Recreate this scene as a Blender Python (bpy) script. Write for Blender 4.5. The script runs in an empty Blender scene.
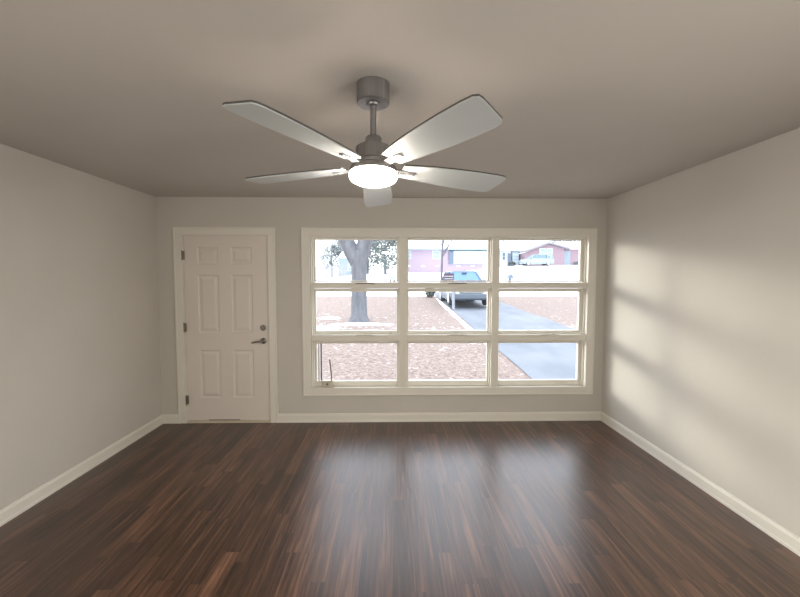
import bpy, bmesh, math, random
from mathutils import Vector, Matrix

scene = bpy.context.scene
COL = scene.collection

# ------------------------------------------------------------------ camera
YAW, PITCH, ROLL, EYE = 0.01975, 0.05292, 0.00033, 1.5776
_f = Vector((math.sin(YAW) * math.cos(PITCH), math.cos(YAW) * math.cos(PITCH), -math.sin(PITCH)))
_r = Vector((math.cos(YAW), -math.sin(YAW), 0))
_u = _r.cross(_f)
_r2 = math.cos(ROLL) * _r + math.sin(ROLL) * _u
_u2 = -math.sin(ROLL) * _r + math.cos(ROLL) * _u
cam_data = bpy.data.cameras.new('camera')
cam_data.sensor_width = 36
cam_data.lens = 378.56 * 36 / 800
cam_data.clip_start = 0.05
cam_data.clip_end = 500
cam = bpy.data.objects.new('camera', cam_data)
COL.objects.link(cam)
cam.matrix_world = Matrix(((_r2.x, _u2.x, -_f.x, 0), (_r2.y, _u2.y, -_f.y, 0), (_r2.z, _u2.z, -_f.z, EYE), (0, 0, 0, 1)))
scene.camera = cam

# ------------------------------------------------------------------ world, sun, lights, exposure
SKY_STRENGTH = 5.0
world = bpy.data.worlds.new('sky')
scene.world = world
world.use_nodes = True
nt = world.node_tree
nt.nodes.clear()
wo = nt.nodes.new('ShaderNodeOutputWorld')
bg = nt.nodes.new('ShaderNodeBackground')
tc = nt.nodes.new('ShaderNodeTexCoord')
sep = nt.nodes.new('ShaderNodeSeparateXYZ')
rp = nt.nodes.new('ShaderNodeValToRGB')
rp.color_ramp.elements[0].position = 0.0
rp.color_ramp.elements[0].color = (1.0, 0.985, 0.96, 1)
rp.color_ramp.elements[1].position = 0.45
rp.color_ramp.elements[1].color = (0.87, 0.905, 1.0, 1)
nt.links.new(tc.outputs['Generated'], sep.inputs[0])
nt.links.new(sep.outputs['Z'], rp.inputs[0])
nt.links.new(rp.outputs[0], bg.inputs['Color'])
bg.inputs['Strength'].default_value = SKY_STRENGTH
# broad warm glow low in the winter haze, far to the left of the window
GLOW, GLOW_AZ, GLOW_EL, SIG_AZ, SIG_EL = 39.0, math.radians(48), math.radians(8.3), 0.27, 0.062
def wm(op, a, b=None):
    k = nt.nodes.new('ShaderNodeMath'); k.operation = op
    for i, v in enumerate((a, b)):
        if v is None: continue
        if isinstance(v, (int, float)): k.inputs[i].default_value = v
        else: nt.links.new(v, k.inputs[i])
    return k.outputs[0]
az_ = wm('ARCTAN2', wm('MULTIPLY', sep.outputs['X'], -1.0), sep.outputs['Y'])
el_ = wm('ARCSINE', sep.outputs['Z'])
qa = wm('POWER', wm('ABSOLUTE', wm('DIVIDE', wm('SUBTRACT', az_, GLOW_AZ), SIG_AZ)), 2.0)
qe = wm('POWER', wm('ABSOLUTE', wm('DIVIDE', wm('SUBTRACT', el_, GLOW_EL), SIG_EL)), 2.0)
gf = wm('EXPONENT', wm('MULTIPLY', wm('ADD', qa, qe), -1.0))
bg2 = nt.nodes.new('ShaderNodeBackground')
bg2.inputs['Color'].default_value = (1.0, 0.93, 0.80, 1)
nt.links.new(wm('MULTIPLY', gf, GLOW), bg2.inputs['Strength'])
ads = nt.nodes.new('ShaderNodeAddShader')
nt.links.new(bg.outputs[0], ads.inputs[0]); nt.links.new(bg2.outputs[0], ads.inputs[1])
nt.links.new(ads.outputs[0], wo.inputs['Surface'])
world.cycles.sampling_method = 'MANUAL'
world.cycles.sample_map_resolution = 1024

# hazy low winter sun, far off to the left of the window
sd = bpy.data.lights.new('hazy_sun', 'SUN')
sd.energy = 0.8
sd.angle = math.radians(7)
sd.color = (1.0, 0.90, 0.74)
sun = bpy.data.objects.new('hazy_sun', sd)
COL.objects.link(sun)
AZ, EL = math.radians(49), math.radians(8.3)     # azimuth left of straight ahead, elevation
to_sun = Vector((-math.sin(AZ) * math.cos(EL), math.cos(AZ) * math.cos(EL), math.sin(EL)))
sun.rotation_euler = to_sun.to_track_quat('Z', 'Y').to_euler()
sun.location = (-30, 30, 20)

# added fill lights at the side walls behind the viewer; no openings are modelled
def side_fill(name, x, y, sy, watts, sgn, col):
    ad = bpy.data.lights.new(name, 'AREA')
    ad.shape = 'RECTANGLE'
    ad.size = 1.9
    ad.size_y = sy
    ad.energy = watts
    ad.color = col
    o = bpy.data.objects.new(name, ad)
    COL.objects.link(o)
    o.location = (x, y, 1.2)
    o.rotation_euler = (0, math.radians(-90 * sgn), 0)
side_fill('left_fill_light', -2.49, -1.6, 2.4, 92, 1, (1.0, 0.97, 0.90))
side_fill('right_fill_light', 2.31, -0.38, 0.7, 64, -1, (1.0, 0.97, 0.90))

# portal that guides sky sampling through the window opening
pd = bpy.data.lights.new('window_portal', 'AREA')
pd.shape = 'RECTANGLE'
pd.size = 3.1
pd.size_y = 1.75
pd.energy = 1
pd.cycles.is_portal = True
portal = bpy.data.objects.new('window_portal', pd)
COL.objects.link(portal)
portal.location = (0.63, 4.36, 1.2)
portal.rotation_euler = (math.radians(-90), 0, 0)

LAMP_STRENGTH = 138.0
vs = scene.view_settings
scene.display_settings.display_device = 'sRGB'
vs.view_transform = 'Standard'
vs.look = 'None'
vs.exposure = 0.0
vs.gamma = 1.0
vs.use_curve_mapping = False
scene.cycles.use_denoising = True
scene.cycles.max_bounces = 12
scene.cycles.diffuse_bounces = 8
scene.cycles.transparent_max_bounces = 16
scene.cycles.sample_clamp_indirect = 8

# ------------------------------------------------------------------ materials
def mat(name, color, rough=0.6, metal=0.0, spec=0.5, var=0.0, vscale=8.0, bump=0.0, bscale=60.0, color2=None, stretch=(1, 1, 1)):
    m = bpy.data.materials.new(name)
    m.use_nodes = True
    n, l = m.node_tree.nodes, m.node_tree.links
    b = n['Principled BSDF']
    b.inputs['Base Color'].default_value = (*color, 1)
    b.inputs['Roughness'].default_value = rough
    b.inputs['Metallic'].default_value = metal
    b.inputs['Specular IOR Level'].default_value = spec
    t = n.new('ShaderNodeTexCoord')
    mp = n.new('ShaderNodeMapping')
    mp.inputs['Scale'].default_value = stretch
    l.new(t.outputs['Object'], mp.inputs[0])
    if var or color2:
        ns = n.new('ShaderNodeTexNoise')
        ns.inputs['Scale'].default_value = vscale
        ns.inputs['Detail'].default_value = 4
        l.new(mp.outputs[0], ns.inputs['Vector'])
        r = n.new('ShaderNodeValToRGB')
        r.color_ramp.elements[0].position = 0.3
        r.color_ramp.elements[1].position = 0.7
        c2 = color2 or tuple(min(1, c * (1 + var)) for c in color)
        c1 = color if color2 else tuple(c * (1 - var) for c in color)
        r.color_ramp.elements[0].color = (*c1, 1)
        r.color_ramp.elements[1].color = (*c2, 1)
        l.new(ns.outputs['Fac'], r.inputs[0])
        l.new(r.outputs[0], b.inputs['Base Color'])
    if bump:
        n2 = n.new('ShaderNodeTexNoise')
        n2.inputs['Scale'].default_value = bscale
        l.new(mp.outputs[0], n2.inputs['Vector'])
        bp = n.new('ShaderNodeBump')
        bp.inputs['Strength'].default_value = bump
        bp.inputs['Distance'].default_value = 0.01
        l.new(n2.outputs['Fac'], bp.inputs['Height'])
        l.new(bp.outputs[0], b.inputs['Normal'])
    return m

M = {}
M['wall'] = mat('greige_wall_paint', (0.60, 0.575, 0.53), 0.75, spec=0.3, var=0.02, vscale=2, bump=0.05, bscale=250)
M['ceiling'] = mat('ceiling_paint', (0.54, 0.512, 0.475), 0.85, spec=0.2, var=0.02, vscale=2, bump=0.05, bscale=200)
M['trim'] = mat('cream_trim_paint', (0.78, 0.755, 0.69), 0.4, spec=0.5, var=0.015, vscale=3)
M['win'] = mat('cream_window_paint', (0.76, 0.735, 0.66), 0.4, spec=0.5, var=0.015, vscale=3)
M['door'] = mat('door_paint', (0.76, 0.70, 0.645), 0.42, spec=0.5, var=0.015, vscale=3)
M['metal'] = mat('brushed_nickel', (0.27, 0.25, 0.23), 0.35, 1.0, var=0.08, vscale=30, stretch=(1, 1, 0.1))
M['fanmetal'] = mat('brushed_steel', (0.33, 0.325, 0.33), 0.38, 0.9, var=0.15, vscale=40, stretch=(1, 1, 0.03))
M['hardware'] = mat('dark_nickel', (0.23, 0.20, 0.165), 0.35, 0.9, var=0.1, vscale=30)
M['blade'] = mat('silver_blade', (0.52, 0.56, 0.57), 0.42, 0.15, var=0.03, vscale=4)
M['blade_edge'] = mat('dark_blade_top', (0.07, 0.065, 0.06), 0.5, 0.0, var=0.1, vscale=8)
M['latch'] = mat('beige_latch', (0.58, 0.54, 0.45), 0.5, 0.2, var=0.1, vscale=20)
M['threshold'] = mat('pale_threshold', (0.62, 0.56, 0.46), 0.4, 0.2, var=0.05, vscale=12)
M['bark'] = mat('grey_bark', (0.095, 0.100, 0.115), 0.9, spec=0.2, color2=(0.155, 0.16, 0.178), vscale=9, bump=0.8, bscale=14, stretch=(1, 1, 0.22))
M['twig'] = mat('grey_twig', (0.104, 0.111, 0.126), 0.9, spec=0.2, var=0.2)
M['needles'] = mat('hazy_grey_green_foliage', (0.126, 0.152, 0.148), 0.9, spec=0.2, color2=(0.185, 0.207, 0.200), vscale=2)  # greyed foliage tone, with outdoor haze painted into the colour
M['paleneedles'] = mat('hazy_pale_foliage', (0.185, 0.215, 0.222), 0.9, spec=0.2, color2=(0.252, 0.274, 0.281), vscale=2)  # paler still: haze is put into the leaf colour
M['snow'] = mat('snow', (0.86, 0.88, 0.92), 0.7, spec=0.3, var=0.02, vscale=3, bump=0.3, bscale=8)
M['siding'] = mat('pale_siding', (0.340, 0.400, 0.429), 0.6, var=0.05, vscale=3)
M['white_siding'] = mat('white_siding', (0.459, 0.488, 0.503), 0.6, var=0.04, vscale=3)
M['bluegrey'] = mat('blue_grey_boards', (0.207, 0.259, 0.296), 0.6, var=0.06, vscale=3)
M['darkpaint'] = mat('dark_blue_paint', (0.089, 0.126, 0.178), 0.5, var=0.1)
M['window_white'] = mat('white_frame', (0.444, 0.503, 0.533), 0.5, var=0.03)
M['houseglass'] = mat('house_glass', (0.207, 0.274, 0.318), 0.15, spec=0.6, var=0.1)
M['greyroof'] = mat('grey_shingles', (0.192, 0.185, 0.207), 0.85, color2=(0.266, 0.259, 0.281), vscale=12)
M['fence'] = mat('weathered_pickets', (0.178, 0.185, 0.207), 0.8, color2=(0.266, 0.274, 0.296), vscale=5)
M['rubber'] = mat('tyre_rubber', (0.045, 0.05, 0.06), 0.8, var=0.1)
M['rim'] = mat('alloy_wheel', (0.5, 0.52, 0.55), 0.3, 0.7, var=0.05)
M['carbody'] = mat('slate_grey_car_paint', (0.141, 0.174, 0.222), 0.3, 0.2, spec=0.6, var=0.02)
M['bumper'] = mat('slate_bumper_plastic', (0.089, 0.111, 0.141), 0.6, var=0.05)
M['carglass'] = mat('blue_car_glass', (0.075, 0.165, 0.31), 0.15, spec=0.4, var=0.04)
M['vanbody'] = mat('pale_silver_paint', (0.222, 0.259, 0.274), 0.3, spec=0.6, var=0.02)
M['vanglass'] = mat('teal_van_glass', (0.096, 0.163, 0.192), 0.12, spec=0.6, var=0.05)
M['headlight'] = mat('headlamp_lens', (0.444, 0.481, 0.518), 0.1, spec=0.8, var=0.03)
M['black'] = mat('black_plastic', (0.05, 0.055, 0.065), 0.5, var=0.1)
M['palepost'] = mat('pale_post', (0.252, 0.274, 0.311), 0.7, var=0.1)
M['brown_sign'] = mat('dark_plum_board', (0.06, 0.045, 0.07), 0.6, var=0.1)
M['white'] = mat('white_board', (0.7, 0.7, 0.74), 0.5, var=0.03)

def asphalt():
    m = mat('asphalt', (0.108, 0.122, 0.146), 0.75, spec=0.3, color2=(0.165, 0.180, 0.205), vscale=1.4, bump=0.3, bscale=90, stretch=(1, 0.5, 1))
    return m
M['asphalt'] = asphalt()

def brick_mat(name, c1, c2, mortar):
    m = bpy.data.materials.new(name); m.use_nodes = True
    n, l = m.node_tree.nodes, m.node_tree.links
    b = n['Principled BSDF']; b.inputs['Roughness'].default_value = 0.85
    t = n.new('ShaderNodeTexCoord'); s = n.new('ShaderNodeSeparateXYZ'); c = n.new('ShaderNodeCombineXYZ')
    a = n.new('ShaderNodeMath'); a.operation = 'ADD'
    l.new(t.outputs['Object'], s.inputs[0])
    l.new(s.outputs['X'], a.inputs[0]); l.new(s.outputs['Y'], a.inputs[1])
    l.new(a.outputs[0], c.inputs['X']); l.new(s.outputs['Z'], c.inputs['Y'])
    br = n.new('ShaderNodeTexBrick')
    br.inputs['Color1'].default_value = (*c1, 1); br.inputs['Color2'].default_value = (*c2, 1)
    br.inputs['Mortar'].default_value = (*mortar, 1)
    br.inputs['Scale'].default_value = 1; br.inputs['Brick Width'].default_value = 0.22
    br.inputs['Row Height'].default_value = 0.075; br.inputs['Mortar Size'].default_value = 0.008
    l.new(c.outputs[0], br.inputs['Vector']); l.new(br.outputs['Color'], b.inputs['Base Color'])
    return m
M['brick'] = brick_mat('hazy_mauve_brick', (0.311, 0.240, 0.296), (0.281, 0.222, 0.277), (0.296, 0.252, 0.296))  # washed-out tone: outdoor haze is put into the brick colour
M['brick2'] = brick_mat('hazy_red_brick', (0.266, 0.181, 0.207), (0.229, 0.159, 0.185), (0.244, 0.189, 0.215))  # lightened and greyed as well, haze mixed into the colour

def glass_mat():
    m = bpy.data.materials.new('window_glass'); m.use_nodes = True
    n, l = m.node_tree.nodes, m.node_tree.links
    n.clear()
    o = n.new('ShaderNodeOutputMaterial'); mx = n.new('ShaderNodeMixShader')
    tr = n.new('ShaderNodeBsdfTransparent'); tr.inputs[0].default_value = (0.96, 0.98, 0.985, 1)
    gl = n.new('ShaderNodeBsdfGlossy'); gl.inputs['Roughness'].default_value = 0.02
    fr = n.new('ShaderNodeFresnel'); fr.inputs['IOR'].default_value = 1.45
    ge = n.new('ShaderNodeNewGeometry'); mk = n.new('ShaderNodeMath'); mk.operation = 'SUBTRACT'; mk.inputs[0].default_value = 1
    ml = n.new('ShaderNodeMath'); ml.operation = 'MULTIPLY'
    l.new(ge.outputs['Backfacing'], mk.inputs[1]); l.new(fr.outputs[0], ml.inputs[0]); l.new(mk.outputs[0], ml.inputs[1])
    l.new(ml.outputs[0], mx.inputs[0]); l.new(tr.outputs[0], mx.inputs[1]); l.new(gl.outputs[0], mx.inputs[2])
    l.new(mx.outputs[0], o.inputs[0])
    return m
M['glass'] = glass_mat()

def lamp_mat():
    m = bpy.data.materials.new('lit_diffuser'); m.use_nodes = True
    b = m.node_tree.nodes['Principled BSDF']
    b.inputs['Base Color'].default_value = (0.9, 0.88, 0.84, 1)
    b.inputs['Emission Color'].default_value = (1.0, 0.88, 0.75, 1)
    b.inputs['Emission Strength'].default_value = LAMP_STRENGTH
    return m
M['lamp'] = lamp_mat()

def floor_mat():
    m = bpy.data.materials.new('dark_walnut_planks'); m.use_nodes = True
    n, l = m.node_tree.nodes, m.node_tree.links
    b = n['Principled BSDF']
    def math_(op, a, bb=None, c=None):
        k = n.new('ShaderNodeMath'); k.operation = op
        for i, v in enumerate((a, bb, c)):
            if v is None: continue
            if isinstance(v, (int, float)): k.inputs[i].default_value = v
            else: l.new(v, k.inputs[i])
        return k.outputs[0]
    t = n.new('ShaderNodeTexCoord'); s = n.new('ShaderNodeSeparateXYZ'); l.new(t.outputs['Object'], s.inputs[0])
    X, Y = s.outputs['X'], s.outputs['Y']
    W, L = 0.088, 0.95
    row = math_('FLOOR', math_('DIVIDE', X, W))
    wn = n.new('ShaderNodeTexWhiteNoise'); wn.noise_dimensions = '1D'; l.new(row, wn.inputs['W'])
    ys = math_('ADD', math_('DIVIDE', Y, L), math_('MULTIPLY', wn.outputs['Value'], 7.3))
    colI = math_('FLOOR', ys)
    cb = n.new('ShaderNodeCombineXYZ'); l.new(row, cb.inputs[0]); l.new(colI, cb.inputs[1])
    w2 = n.new('ShaderNodeTexWhiteNoise'); w2.noise_dimensions = '2D'; l.new(cb.outputs[0], w2.inputs['Vector'])
    # streaky grain, offset for every strip
    g = n.new('ShaderNodeCombineXYZ')
    l.new(math_('MULTIPLY', X, 26.0), g.inputs[0])
    l.new(math_('ADD', math_('MULTIPLY', Y, 1.1), math_('MULTIPLY', w2.outputs['Value'], 40.0)), g.inputs[1])
    l.new(math_('MULTIPLY', w2.outputs['Value'], 13.0), g.inputs[2])
    n1 = n.new('ShaderNodeTexNoise'); n1.inputs['Scale'].default_value = 1.6; n1.inputs['Detail'].default_value = 6
    n1.inputs['Roughness'].default_value = 0.62; n1.inputs['Distortion'].default_value = 0.6
    l.new(g.outputs[0], n1.inputs['Vector'])
    g3 = n.new('ShaderNodeCombineXYZ')
    l.new(math_('MULTIPLY', X, 85.0), g3.inputs[0]); l.new(math_('ADD', math_('MULTIPLY', Y, 2.6), math_('MULTIPLY', w2.outputs['Value'], 17.0)), g3.inputs[1])
    n3 = n.new('ShaderNodeTexNoise'); n3.inputs['Scale'].default_value = 1.0; n3.inputs['Detail'].default_value = 3
    l.new(g3.outputs[0], n3.inputs['Vector'])
    f = math_('ADD', math_('ADD', math_('MULTIPLY', n1.outputs['Fac'], 0.72), math_('MULTIPLY', n3.outputs['Fac'], 0.34)), math_('MULTIPLY', w2.outputs['Value'], 0.13))
    r = n.new('ShaderNodeValToRGB')
    e = r.color_ramp.elements
    e[0].position = 0.42; e[0].color = (0.012, 0.0040, 0.0014, 1)
    e[1].position = 0.80; e[1].color = (0.22, 0.108, 0.062, 1)
    k = e.new(0.56); k.color = (0.050, 0.020, 0.009, 1)
    k = e.new(0.66); k.color = (0.105, 0.047, 0.025, 1)
    l.new(f, r.inputs[0])
    # seams
    fx = math_('FRACT', math_('DIVIDE', X, W)); fy = math_('FRACT', ys)
    sx = math_('LESS_THAN', fx, 0.022); sy = math_('LESS_THAN', fy, 0.003)
    seam = math_('MAXIMUM', sx, sy)
    mx = n.new('ShaderNodeMixRGB'); l.new(math_('MULTIPLY', seam, 0.5), mx.inputs[0]); l.new(r.outputs[0], mx.inputs[1])
    mx.inputs[2].default_value = (0.02, 0.012, 0.008, 1)
    l.new(mx.outputs[0], b.inputs['Base Color'])
    rr = math_('ADD', math_('MULTIPLY', n1.outputs['Fac'], 0.12), 0.265)
    l.new(rr, b.inputs['Roughness'])
    b.inputs['Specular IOR Level'].default_value = 1.0
    bp = n.new('ShaderNodeBump'); bp.inputs['Strength'].default_value = 0.25; bp.inputs['Distance'].default_value = 0.002
    l.new(n1.outputs['Fac'], bp.inputs['Height']); l.new(bp.outputs[0], b.inputs['Normal'])
    return m
M['floor'] = floor_mat()

def lawn_mat():
    m = bpy.data.materials.new('leaf_litter_and_snow'); m.use_nodes = True
    n, l = m.node_tree.nodes, m.node_tree.links
    b = n['Principled BSDF']; b.inputs['Roughness'].default_value = 0.9; b.inputs['Specular IOR Level'].default_value = 0.15
    def math_(op, a, bb=None, c=None):
        k = n.new('ShaderNodeMath'); k.operation = op
        for i, v in enumerate((a, bb, c)):
            if v is None: continue
            if isinstance(v, (int, float)): k.inputs[i].default_value = v
            else: l.new(v, k.inputs[i])
        return k.outputs[0]
    t = n.new('ShaderNodeTexCoord'); s = n.new('ShaderNodeSeparateXYZ'); l.new(t.outputs['Object'], s.inputs[0])
    n1 = n.new('ShaderNodeTexNoise'); n1.inputs['Scale'].default_value = 13; n1.inputs['Detail'].default_value = 8; n1.inputs['Roughness'].default_value = 0.8
    l.new(t.outputs['Object'], n1.inputs['Vector'])
    r = n.new('ShaderNodeValToRGB'); e = r.color_ramp.elements
    e[0].position = 0.36; e[0].color = (0.10, 0.078, 0.072, 1)
    e[1].position = 0.62; e[1].color = (0.31, 0.252, 0.222, 1)
    k = e.new(0.49); k.color = (0.19, 0.146, 0.126, 1)
    l.new(n1.outputs['Fac'], r.inputs[0])
    # scattered thin snow, more of it far away
    n2 = n.new('ShaderNodeTexNoise'); n2.inputs['Scale'].default_value = 4.5; n2.inputs['Detail'].default_value = 6; n2.inputs['Roughness'].default_value = 0.8
    l.new(t.outputs['Object'], n2.inputs['Vector'])
    far = n.new('ShaderNodeMapRange'); far.inputs['From Min'].default_value = 22.5; far.inputs['From Max'].default_value = 26
    far.inputs['To Min'].default_value = 0.0; far.inputs['To Max'].default_value = 0.6
    l.new(s.outputs['Y'], far.inputs['Value'])
    # a band of remnants at y about 10 to 13
    band = math_('MULTIPLY', math_('SUBTRACT', 1.0, math_('MINIMUM', 1.0, math_('DIVIDE', math_('ABSOLUTE', math_('SUBTRACT', s.outputs['Y'], 10.8)), 2.2))), 0.065)
    v = math_('ADD', math_('ADD', n2.outputs['Fac'], far.outputs[0]), band)
    sr = n.new('ShaderNodeMapRange'); sr.inputs['From Min'].default_value = 0.622; sr.inputs['From Max'].default_value = 0.655
    l.new(v, sr.inputs['Value'])
    mx = n.new('ShaderNodeMixRGB'); l.new(sr.outputs[0], mx.inputs[0]); l.new(r.outputs[0], mx.inputs[1])
    mx.inputs[2].default_value = (0.86, 0.87, 0.90, 1)
    l.new(mx.outputs[0], b.inputs['Base Color'])
    return m
M['lawn'] = lawn_mat()

# ------------------------------------------------------------------ mesh helpers
class MB:
    def __init__(s): s.bm = bmesh.new()
    def box(s, x0, x1, y0, y1, z0, z1):
        v = [s.bm.verts.new((x, y, z)) for z in (z0, z1) for (x, y) in ((x0, y0), (x1, y0), (x1, y1), (x0, y1))]
        for f in ((3, 2, 1, 0), (4, 5, 6, 7), (0, 1, 5, 4), (1, 2, 6, 5), (2, 3, 7, 6), (3, 0, 4, 7)):
            s.bm.faces.new([v[i] for i in f])
        return s
    def hexa(s, pts):      # 8 points: bottom ring then top ring
        v = [s.bm.verts.new(p) for p in pts]
        for f in ((3, 2, 1, 0), (4, 5, 6, 7), (0, 1, 5, 4), (1, 2, 6, 5), (2, 3, 7, 6), (3, 0, 4, 7)):
            s.bm.faces.new([v[i] for i in f])
        return s
    def prism(s, poly, y0, y1, axis='y'):   # outline in x,z pulled along y (or outline in y,z pulled along x)
        def P(a, b, t): return (a, t, b) if axis == 'y' else (t, a, b)
        A = [s.bm.verts.new(P(a, b, y0)) for a, b in poly]; B = [s.bm.verts.new(P(a, b, y1)) for a, b in poly]
        k = len(poly)
        s.bm.faces.new(A); s.bm.faces.new(B[::-1])
        for i in range(k): s.bm.faces.new((A[i], B[i], B[(i + 1) % k], A[(i + 1) % k]))
        return s
    def lathe(s, prof, c=(0, 0, 0), n=48, axis='z'):
        rings = []
        for (r, z) in prof:
            ring = []
            for i in range(n):
                a = 2 * math.pi * i / n
                p = (r * math.cos(a), r * math.sin(a), z)
                if axis == 'y': p = (p[0], p[2], p[1])
                if axis == 'x': p = (p[2], p[0], p[1])
                ring.append(s.bm.verts.new((c[0] + p[0], c[1] + p[1], c[2] + p[2])))
            rings.append(ring)
        for a, b in zip(rings, rings[1:]):
            for i in range(n): s.bm.faces.new((a[i], a[(i + 1) % n], b[(i + 1) % n], b[i]))
        s.bm.faces.new(rings[0][::-1]); s.bm.faces.new(rings[-1])
        return s
    def tube(s, pts, rad, n=8):
        pts = [Vector(p) for p in pts]
        if isinstance(rad, (int, float)): rad = [rad] * len(pts)
        rings = []
        for i, p in enumerate(pts):
            d = (pts[min(i + 1, len(pts) - 1)] - pts[max(i - 1, 0)]).normalized()
            a = d.cross(Vector((0.3, 1, 0.1)) if abs(d.y) < .9 else Vector((1, 0, 0))).normalized(); b = d.cross(a)
            rings.append([s.bm.verts.new(p + rad[i] * (math.cos(2 * math.pi * k / n) * a + math.sin(2 * math.pi * k / n) * b)) for k in range(n)])
        for a, b in zip(rings, rings[1:]):
            for i in range(n): s.bm.faces.new((a[i], b[i], b[(i + 1) % n], a[(i + 1) % n]))
        s.bm.faces.new(rings[0]); s.bm.faces.new(rings[-1][::-1])
        return s
    def build(s, name, m, parent=None, smooth=False, bevel=0.0, segs=2, xf=None):
        bmesh.ops.recalc_face_normals(s.bm, faces=s.bm.faces)
        if xf is not None: bmesh.ops.transform(s.bm, matrix=xf, verts=s.bm.verts)
        me = bpy.data.meshes.new(name)
        s.bm.to_mesh(me); s.bm.free()
        me.materials.append(m)
        if smooth:
            for p in me.polygons: p.use_smooth = True
            me.set_sharp_from_angle(angle=math.radians(40))
        o = bpy.data.objects.new(name, me)
        COL.objects.link(o)
        if parent:
            o.parent = parent
            o.matrix_parent_inverse = parent.matrix_world.inverted() if False else Matrix.Identity(4)
        if bevel:
            b = o.modifiers.new('bevel', 'BEVEL'); b.width = bevel; b.segments = segs; b.limit_method = 'ANGLE'
        return o

def empty(name, loc, label=None, cat=None, group=None):
    o = bpy.data.objects.new(name, None); COL.objects.link(o); o.location = loc
    o.empty_display_size = 0.1
    if label: tag(o, label, cat, group)
    return o
def tag(o, label, cat, group=None, kind=None):
    o['label'] = label; o['category'] = cat
    if group: o['group'] = group
    if kind: o['kind'] = kind
    return o
def struct(o, label=None):
    o['kind'] = 'structure'
    if label: o['label'] = label
    return o

# ------------------------------------------------------------------ room shell
XL, XR, YF, YB, H = -2.511, 2.329, 4.105, -3.1, 2.44
T = 0.20
WX0, WX1, WZ0, WZ1 = -0.885, 2.145, 0.362, 2.035      # window rough opening
DX0, DX1, DZ1 = -2.243, -1.326, 2.052                  # door opening

struct(MB().box(XL - T, XR + T, YB - T, YF + T, -0.12, 0).build('floor', M['floor']), 'dark walnut plank floor running towards the window')
struct(MB().box(XL - T, XR + T, YB - T, YF + T, H, H + 0.15).build('ceiling', M['ceiling']), 'plain warm off-white ceiling')
struct(MB().box(XL - T, XL, YB - T, YF + T, 0, H).build('wall_left', M['wall']), 'bare greige wall left of the door')
struct(MB().box(XR, XR + T, YB - T, YF + T, 0, H).build('wall_right', M['wall']), 'bare greige wall at the right, streaked by window light')
struct(MB().box(XL, XR, YB - T, YB, 0, H).build('wall_back', M['wall']), 'greige wall behind the viewer')
w = MB()
w.box(XL, DX0, YF, YF + T, 0, H)
w.box(DX0, DX1, YF, YF + T, DZ1, H)
w.box(DX1, WX0, YF, YF + T, 0, H)
w.box(WX0, WX1, YF, YF + T, 0, WZ0)
w.box(WX0, WX1, YF, YF + T, WZ1, H)
w.box(WX1, XR, YF, YF + T, 0, H)
struct(w.build('wall_front', M['wall']), 'greige wall that holds the white door and the wide window')

def baseboard_profile():
    return [(0, 0), (0.017, 0), (0.017, 0.018), (0.0135, 0.024), (0.0135, 0.078), (0.010, 0.084), (0.009, 0.092), (0.004, 0.097), (0, 0.097)]
bp = baseboard_profile()
struct(MB().prism([(XL + a, b) for a, b in bp], YB, YF).build('baseboard_left', M['trim']), 'cream baseboard along the left wall')
struct(MB().prism([(XR - a, b) for a, b in bp], YB, YF).build('baseboard_right', M['trim']), 'cream baseboard along the right wall')
fb = MB()
fb.prism([(YF - a, b) for a, b in bp], XL, -2.326, 'x')
fb.prism([(YF - a, b) for a, b in bp], -1.252, XR, 'x')
struct(fb.build('baseboard_front', M['trim']), 'cream baseboard below the window')

# ------------------------------------------------------------------ door
def casing(name, x0, x1, z0, z1, wd, full, label):
    m = MB(); y0, y1 = YF - 0.016, YF
    def rail(ax0, ax1, az0, az1): m.box(ax0, ax1, y0, y1, az0, az1)
    rail(x0, x0 + wd, z0, z1 - wd); rail(x1 - wd, x1, z0, z1 - wd); rail(x0, x1, z1 - wd, z1)
    # raised outer back band
    bb = 0.018
    m.box(x0, x0 + bb, y0 - 0.006, y0, z0, z1); m.box(x1 - bb, x1, y0 - 0.006, y0, z0, z1); m.box(x0 + bb, x1 - bb, y0 - 0.006, y0, z1 - bb, z1)
    if full:
        rail(x0 + wd, x1 - wd, z0, z0 + wd)
        m.box(x0 + bb, x1 - bb, y0 - 0.006, y0, z0, z0 + bb)
    return struct(m.build(name, M['trim'], bevel=0.003), label)
casing('trim_1', -2.328, -1.252, 0.0, 2.121, 0.084, False, 'cream casing around the front door')

door = MB()
sx0, sx1, sz0, sz1 = -2.234, -1.334, 0.022, 2.040
dy = YF + 0.012
# slab face with six raised panels: stiles and rails, recessed grooves and raised fields
cols = [(sx0 + 0.140, sx0 + 0.362), (sx0 + 0.497, sx0 + 0.722)]
rows = [(0.272, 0.800), (0.990, 1.615), (1.735, 1.912)]
xs = [sx0, cols[0][0], cols[0][1], cols[1][0], cols[1][1], sx1]
zs = [sz0, rows[0][0], rows[0][1], rows[1][0], rows[1][1], rows[2][0], rows[2][1], sz1]
def quad(bm, pts):
    bm.faces.new([bm.verts.new(p) for p in pts])
for i in range(5):
    for j in range(7):
        x0, x1, z0, z1 = xs[i], xs[i + 1], zs[j], zs[j + 1]
        if i in (1, 3) and j in (1, 3, 5):
            rings = [(0, 0), (0.010, 0.009), (0.022, 0.009), (0.048, 0.002)]
            prev = None
            for (ins, dep) in rings:
                cur = [(x0 + ins, dy + dep, z0 + ins), (x1 - ins, dy + dep, z0 + ins), (x1 - ins, dy + dep, z1 - ins), (x0 + ins, dy + dep, z1 - ins)]
                if prev:
                    for k in range(4): quad(door.bm, (prev[k], prev[(k + 1) % 4], cur[(k + 1) % 4], cur[k]))
                prev = cur
            quad(door.bm, prev)
        else:
            quad(door.bm, ((x0, dy, z0), (x1, dy, z0), (x1, dy, z1), (x0, dy, z1)))
yb = dy + 0.044
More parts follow.
